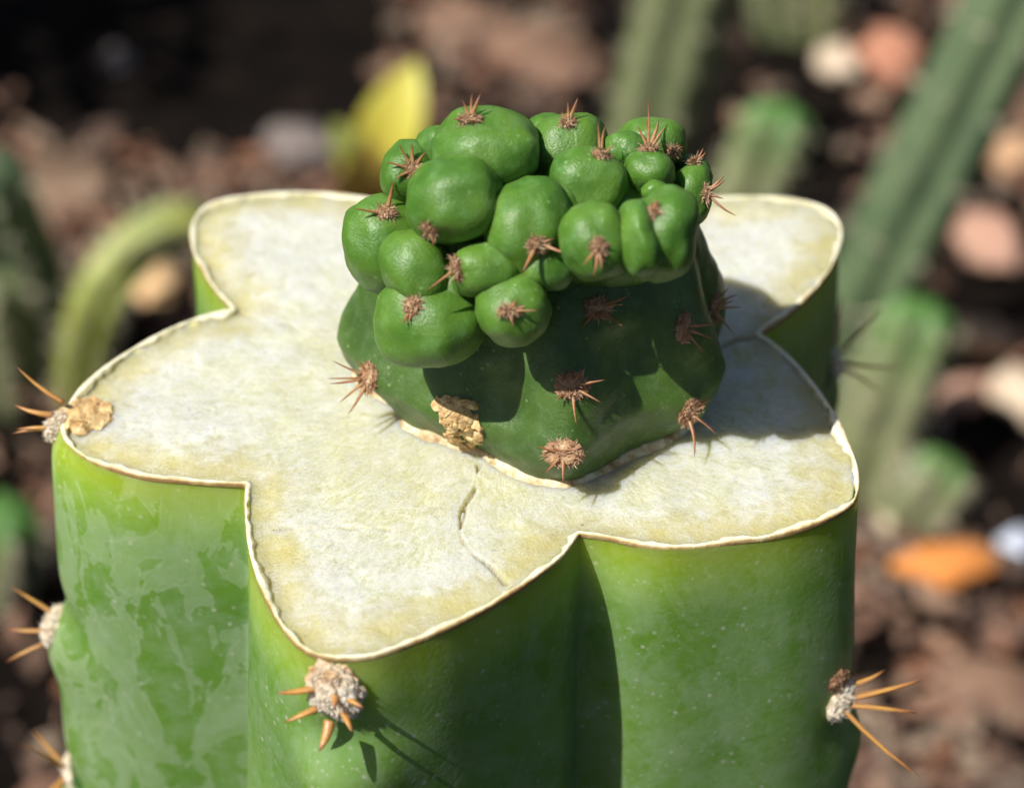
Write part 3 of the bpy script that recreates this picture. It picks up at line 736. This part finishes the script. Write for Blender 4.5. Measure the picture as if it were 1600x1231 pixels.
# unseen shrubs, added left of the frame to throw shade on the far soil
def shrub(base, h, rad, seed_, label, nl=2600):
    q = random.Random(seed_); b = Vector((base[0], base[1], 0)); b.z = gz(b.x, b.y)
    root = empty('added_shade_shrub', b, label, 'shrub', 'unseen shrubs added to shade the bed')
    v, f = tube([b - Vector((0, 0, .02)), b + Vector((.01, 0, h * .3)), b + Vector((-.01, .01, h * .6)), b + Vector((0, 0, h * .85))], lambda s: .012 * (1 - .6 * s), 5, .08, 14, False)
    mesh_obj('trunk', v, f, M_bark, root)
    for k in range(7):
        a = k * 2.4; c0 = b + Vector((0, 0, h * (.25 + .07 * k))); c1 = c0 + Vector((math.cos(a) * rad * .75, math.sin(a) * rad * .75, h * .18))
        stalk(c0, c1, .005, M_bark, root, 'branch')
    V_, F_ = [], []
    cl = [(Vector((q.gauss(0, .45), q.gauss(0, .45), q.uniform(-.75, .8))), q.uniform(.3, .5)) for _ in range(26)]
    for _ in range(nl):
        cc, cr = q.choice(cl); o_ = Vector((q.gauss(0, 1), q.gauss(0, 1), q.gauss(0, 1))).normalized() * cr * q.uniform(.3, 1)
        p_ = cc + o_; c = b + Vector((p_.x * rad, p_.y * rad, h * .62 + p_.z * h * .36))
        if c.z < .01: continue
        d = (o_.normalized() + Vector((0, 0, -.3)) + Vector((q.gauss(0, .5), q.gauss(0, .5), q.gauss(0, .5)))).normalized(); l_ = q.uniform(.016, .032)
        sd_ = d.cross(Vector((q.gauss(0, 1), q.gauss(0, 1), q.gauss(0, 1)))).normalized() * l_ * .28; i0 = len(V_)
        V_ += [c, c + d * l_ * .45 + sd_, c + d * l_, c + d * l_ * .45 - sd_]; F_ += [(i0, i0 + 1, i0 + 2), (i0, i0 + 2, i0 + 3)]
    mesh_obj('crown', V_, F_, M_dk, root, smooth=False)
shrub((-0.46, 0.62), .42, .17, 1, 'unseen leafy shrub added to shade the back corner of the bed')
shrub((-0.40, 0.92), .40, .18, 2, 'unseen leafy shrub added to shade the soil beyond the yellow seedling')

# ------------------------------------------------------------------ litter and stones
M_stone = {}
def stone_mat(name, a, b):
    if name not in M_stone: M_stone[name] = plant_mat(name, a, b, .85)
    return M_stone[name]
STONES = []
def stone(px, py, rpx, mat, label, cat='stone', name='stone', flat=.6, group=None, el=1.25):
    b = onz(px, py, 0.0); b.z = gz(b.x, b.y); r = rpx * (b - CAM).dot(FW) / DIST * PXM
    STONES.append((px, py, rpx)); q = random.Random(int(px * 7 + py)); az = q.uniform(0, 3.1); V_ = []
    sx, sy = el, 1 / el
    for t_ in ICO[3][0]:
        k = 1 + .5 * mn.noise(t_ * 1.3 + b * 90) + .22 * mn.noise(t_ * 3.2 + b * 90)
        x, y = t_.x * r * sx * k, t_.y * r * sy * k
        V_.append(b + Vector((x * math.cos(az) - y * math.sin(az), x * math.sin(az) + y * math.cos(az), t_.z * r * flat * k + r * flat * .8)))
    o = mesh_obj(name, V_, [tuple(x) for x in ICO[3][1]], mat)
    tag(o, label, cat, group); return o
o_st = stone_mat('orange_stone', (0.55, 0.19, 0.04), (0.66, 0.25, 0.06))
c_st = stone_mat('cream_stone', (0.50, 0.38, 0.27), (0.60, 0.48, 0.36))
p_st = stone_mat('pink_stone', (0.38, 0.21, 0.15), (0.48, 0.29, 0.21))
b_st = stone_mat('blue_stone', (0.42, 0.46, 0.58), (0.60, 0.64, 0.75))
g_st = stone_mat('grey_stone', (0.15, 0.12, 0.11), (0.22, 0.185, 0.17))
stone(1470,930,58,o_st,'bright orange stone lying on the litter')
stone(1582,868,36,b_st,'pale blue-white pebble beside the orange stone')
stone(1592,625,52,c_st,'large cream stone behind the stubby green cactus')
stone(1528,548,46,stone_mat('tan_stone', (.46,.27,.15), (.55,.34,.2)),'tan orange stone just above the cream stone')
stone(1495,620,44,p_st,'dusty pink stone next to the cream stone')
stone(1385,115,56,stone_mat('red_stone', (.36,.15,.09), (.46,.21,.13)),'reddish brown stone between the two far cactus stems')
stone(1308,120,40,c_st,'pale stone beside the reddish brown stone')
stone(1410,830,46,stone_mat('sand_stone', (.48,.40,.27), (.56,.48,.33)),'sandy stone at the foot of the small cactus pup')
stone(250,470,50,stone_mat('apricot_stone', (.62,.38,.18), (.68,.45,.24)),'apricot coloured stone under the arching thin stem')
stone(185,100,28,g_st,'small grey pebble alone on the dark shaded soil')
stone(470,250,52,g_st,'dull grey stone left of the yellow seedling')
stone(1540,400,60,p_st,'flat pink stone right of the leaning column')
stone(1580,280,48,stone_mat('tan_stone', 0, 0),'tan stone far behind the flat pink stone')

M_dry = [plant_mat('dry_leaf_brown', (.15,.085,.055), (.22,.125,.08), .8), plant_mat('dry_leaf_tan', (.28,.18,.115), (.36,.24,.16), .8)]
def dry_leaf(px, py, ln, wd, az, mat, label):
    b = onz(px, py, 0.0); b.z = gz(b.x, b.y) + .006
    d = Vector((math.cos(R(az)), math.sin(R(az)), .12)) * ln
    v, f = leaf_mesh(b - d * .5, b + d * .5, wd, .35); o = mesh_obj('dry_leaf', v, f, mat); tag(o, label, 'leaf', 'fallen dry leaves')
dry_leaf(735, 70, .055, .013, 150, M_dry[0], 'long brown dry leaf fallen behind the yellow seedling')
dry_leaf(845, 118, .055, .013, 165, M_dry[0], 'brown dry leaf lying behind the middle of the scion')
dry_leaf(60, 330, .06, .016, 30, M_dry[1], 'tan dry leaf beside the dark leaning cactus stem')
dry_leaf(1540, 1120, .035, .009, 160, M_dry[0], 'brown dry leaf among chips in front of the orange stone')
dry_leaf(1540, 190, .05, .014, 70, M_dry[0], 'brown dry leaf right of the long leaning column')

def litter_tone(q):
    return q.choice([(.34,.19,.13), (.28,.165,.12), (.40,.25,.17), (.24,.13,.09), (.17,.105,.075), (.34,.25,.18), (.12,.075,.06), (.26,.19,.145), (.32,.15,.09)])
def litter_mat():
    m, t, p = new_mat('dry_litter'); a = t.nodes.new('ShaderNodeAttribute'); a.attribute_name = 'tone'
    n = noi(t, coords(t), 260, 3)
    t.links.new(mix(t, ramp(t, n, [(.38, .8), (.6, 0.1)]), a.outputs[0], (.03, .02, .015)), p.inputs['Base Color']); setp(p, Roughness=.85, Specular_IOR_Level=0.2); return m
M_lit = litter_mat()
def dens(px, py):
    """where dry litter covers the dark soil, in the bed behind the cactus"""
    d = 0.0
    if px < 600:
        top_ = 165 + .28 * px if px < 330 else 257 - .02 * (px - 330)
        d = max(0, min(1, (py - top_) / 50.))
        if px < 300 and 540 < py: d = .3
        if py > 760: d = .25
    elif px < 920: d = .75 if 30 < py < 190 else .15
    if px > 1050:
        d = .6
        if px < 1300 and py < 330: d = .04
        if py > 840: d = 1.4
        if 640 < py < 800 and px > 1480: d = .05
        if 420 < py < 530: d = .08
    return d
def build_litter():
    q = random.Random(21); V_, F_, T_ = [], [], []
    n = 0
    while n < 24000:
        x, y = q.uniform(-.42, .50), q.uniform(.12, 1.25)
        v_ = Vector((x, y, 0)) - CAM; dp_ = v_.dot(FW)
        px = W / 2 + v_.dot(RT) / dp_ / TH * W / 2; py = H / 2 - v_.dot(UP) / dp_ / TH * W / 2
        d = dens(px, py) * (.5 + 1.2 * max(0, mn.noise(Vector((x * 14, y * 14, 4))) + .25))
        n += 1
        if any((px - a) ** 2 + ((py - b) * 1.3) ** 2 < (r * 1.25) ** 2 for a, b, r in STONES): continue
        if q.random() > d: continue
        l_ = q.uniform(.005, .018); w_ = l_ * q.uniform(.25, .7); h_ = q.uniform(.0012, .005)
        M3 = Matrix.Rotation(q.uniform(0, 6.3), 3, 'Z') @ Matrix.Rotation(q.gauss(0, .4), 3, 'X') @ Matrix.Rotation(q.gauss(0, .3), 3, 'Y')
        c = Vector((x, y, gz(x, y) + .002 + q.uniform(0, .006))); i0 = len(V_); tn = litter_tone(q)
        ringp = [(1, 0), (.55, .8), (-.3, 1), (-1, .25), (-.7, -.7), (.35, -.95)]
        crl = q.uniform(-.3, .5)
        for zz in (-1, 1):
            for a, b in ringp:
                V_.append(c + M3 @ Vector((a * l_ * .5 * q.uniform(.8, 1.1), b * w_ * .5 * q.uniform(.8, 1.1), zz * h_ * .5 + crl * l_ * .5 * a * a)))
        T_ += [tn] * 12
        F_ += [tuple(i0 + 6 + k for k in range(6)), tuple(i0 + k for k in reversed(range(6)))]
        F_ += [(i0 + k, i0 + (k + 1) % 6, i0 + 6 + (k + 1) % 6, i0 + 6 + k) for k in range(6)]
    o = mesh_obj('dry_litter', V_, F_, M_lit, smooth=False)
    a = o.data.attributes.new('tone', 'FLOAT_COLOR', 'POINT'); a.data.foreach_set('color', [c for t_ in T_ for c in (*t_, 1)])
    o['kind'] = 'stuff'; o['label'] = 'scattered brown bark chips and dry leaf bits on dark soil'; o['category'] = 'litter'
build_litter()
